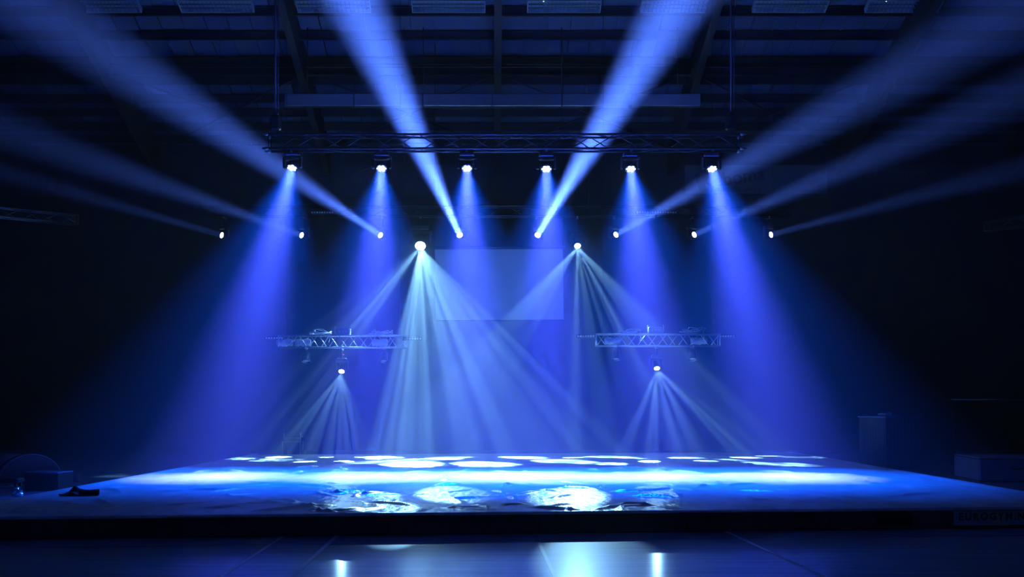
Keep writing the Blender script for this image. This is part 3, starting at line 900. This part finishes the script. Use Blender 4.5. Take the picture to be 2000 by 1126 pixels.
# rolled mats
for (px, py, r, L, az, lab) in ((136, 940, 0.085, 0.42, -14, 'upper small rolled blue mat behind the dark box'), (124, 949, 0.06, 0.26, -20, 'lower small rolled blue mat tight against the dark box')):
    p = on_plane(px, py, 0)
    up = 0.1 if 'upper' in lab else 0.0
    t = thing('rolled_mat', lab, 'gym mat', p, (0, 0, R(az)), group='small rolled mats')
    rs = []
    m = MB()
    m.lathe([(r * 0.92, -L / 2), (r, -L / 2 + 0.012), (r, L / 2 - 0.012), (r * 0.92, L / 2)], 20, 'X')
    m.build('roll', M_FOAMBLUE, t, (0, 0, r))
    MB().path([(L / 2 + 0.003, (0.1 + 0.8 * j / 30) * r * math.cos(j * 0.6), r + (0.1 + 0.8 * j / 30) * r * math.sin(j * 0.6)) for j in range(30)], 0.004, 5).build('spiral_edge', M_RUBBER, t)
    MB().lathe([(r + 0.004, -0.015), (r + 0.004, 0.015)], 20, 'X').build('strap', M_RUBBER, t, (0.08, 0, r))
# bench at the very edge
p = on_plane(14, 966, 0)
t = thing('low_bench', 'low dark bench with a pale lower rail cut by the left edge', 'bench', p)
MB().box(-0.7, 0.18, 0.0, 0.3, 0.20, 0.28, 0.02).build('seat', M_BLACK, t)
MB().box(-0.68, 0.19, 0.03, 0.07, 0.10, 0.135, 0.005).build('rail', M_FOAMBLUE, t)
for x in (-0.62, 0.12):
    for y in (0.05, 0.25):
        MB().tube((x, y, 0), (x, y, 0.21), 0.025).build('leg', M_BLACK, t)
# crumpled foil
p = on_plane(33, 973, 0)
m = MB()
rf = random.Random(9)
rs = []
for i in range(8):
    f = i / 7
    r = 0.085 * math.sin(PI * (0.1 + 0.82 * f))
    rs.append([((r + rf.uniform(-0.03, 0.03)) * math.cos(2 * PI * j / 11), (r + rf.uniform(-0.03, 0.03)) * math.sin(2 * PI * j / 11), 0.17 * f + rf.uniform(0, 0.015)) for j in range(11)])
m.rings(rs, True, False)
tag(m.build('crumpled_foil', M_ALU, None, p), 'crumpled shiny foil beside the bench at the left edge', 'foil')

# black jacket dropped on the mat
p = on_plane(158, 966, MZ)
N, M_ = 44, 26
vv, ff = [], []
def blob(x, y, cx, cy, sx, sy, h, a=0.0):
    dx, dy = x - cx, y - cy
    s_, t_ = dx * math.cos(a) + dy * math.sin(a), -dx * math.sin(a) + dy * math.cos(a)
    return h * math.exp(-(s_ / sx) ** 2 - (t_ / sy) ** 2)
for j in range(M_):
    for i in range(N):
        uu, vq = i / (N - 1) * 2 - 1, j / (M_ - 1) * 2 - 1
        rad = 1 - 0.12 * math.sin(3 * math.atan2(vq, uu) + 0.6)
        # squeeze the square into a rounded outline
        x0, y0 = uu * math.sqrt(1 - vq * vq / 2) * rad, vq * math.sqrt(1 - uu * uu / 2) * rad
        x, y = 0.27 * x0, 0.19 * y0
        z = blob(x, y, -0.09, 0.02, 0.055, 0.10, 0.085, 0.3) + blob(x, y, -0.02, 0.0, 0.10, 0.07, 0.04) + blob(x, y, 0.14, -0.02, 0.12, 0.05, 0.045, -0.2)
        z += 0.012 * math.sin(28 * x + 17 * y) * math.exp(-8 * x * x) + 0.008 * math.sin(40 * y - 22 * x)
        e = max(0.0, 1 - math.hypot(x0, y0))
        z = max(0.004, z * min(1, e * 5) + 0.012 * min(1, e * 8)) + 0.012
        vv.append((x, y, z))
n0 = len(vv)
for j in range(M_ - 1):
    for i in range(N - 1):
        a = j * N + i
        ff.append((a, a + 1, a + N + 1, a + N))
rim = [i for i in range(N)] + [j * N + N - 1 for j in range(1, M_)] + [(M_ - 1) * N + i for i in range(N - 2, -1, -1)] + [j * N for j in range(M_ - 2, 0, -1)]
for i in rim:
    vv.append((vv[i][0], vv[i][1], 0.002))
for i in range(len(rim)):
    j = (i + 1) % len(rim)
    ff.append((rim[i], n0 + i, n0 + j, rim[j]))
ff.append(tuple(n0 + i for i in range(len(rim))))
t = thing('jacket', 'black jacket dropped in a heap on the front left of the mat', 'jacket', p)
MB().add(vv, ff, True).build('body', M_RUBBER, t)
MB().path([(0.02, -0.07, 0.035), (0.10, -0.09, 0.04), (0.19, -0.07, 0.05), (0.25, -0.03, 0.052)], 0.034, 10).build('sleeve', M_RUBBER, t)
MB().lathe([(0.036, -0.012), (0.038, 0.012)], 12, 'X').build('cuff', M_BODY, t, (0.255, -0.026, 0.052), (0, 0, 0.5))

# ------------------------------------------------------------------ haze
hm = bpy.data.materials.new('stage_haze')
hm.use_nodes = True
nt = hm.node_tree
nt.nodes.clear()
on = nt.nodes.new('ShaderNodeOutputMaterial')
vs = nt.nodes.new('ShaderNodeVolumeScatter')
vs.inputs['Color'].default_value = (0.9, 0.95, 1.0, 1)
vs.inputs['Density'].default_value = HAZE_DENSITY
vs.inputs['Anisotropy'].default_value = HAZE_G
nt.links.new(vs.outputs[0], on.inputs['Volume'])
mb = MB()
mb.rings([[(x, 10, 0.005), (x, YB - 0.01, 0.005), (x, YB - 0.01, purlin_z(YB) + 0.2), (x, YR, purlin_z(YR) + 0.2), (x, 10, purlin_z(10) + 0.2)] for x in (-W2 + 0.02, W2 - 0.02)], True, False)
tag(mb.build('haze', hm), 'thin blue stage haze filling the back of the hall', 'haze', kind='stuff')
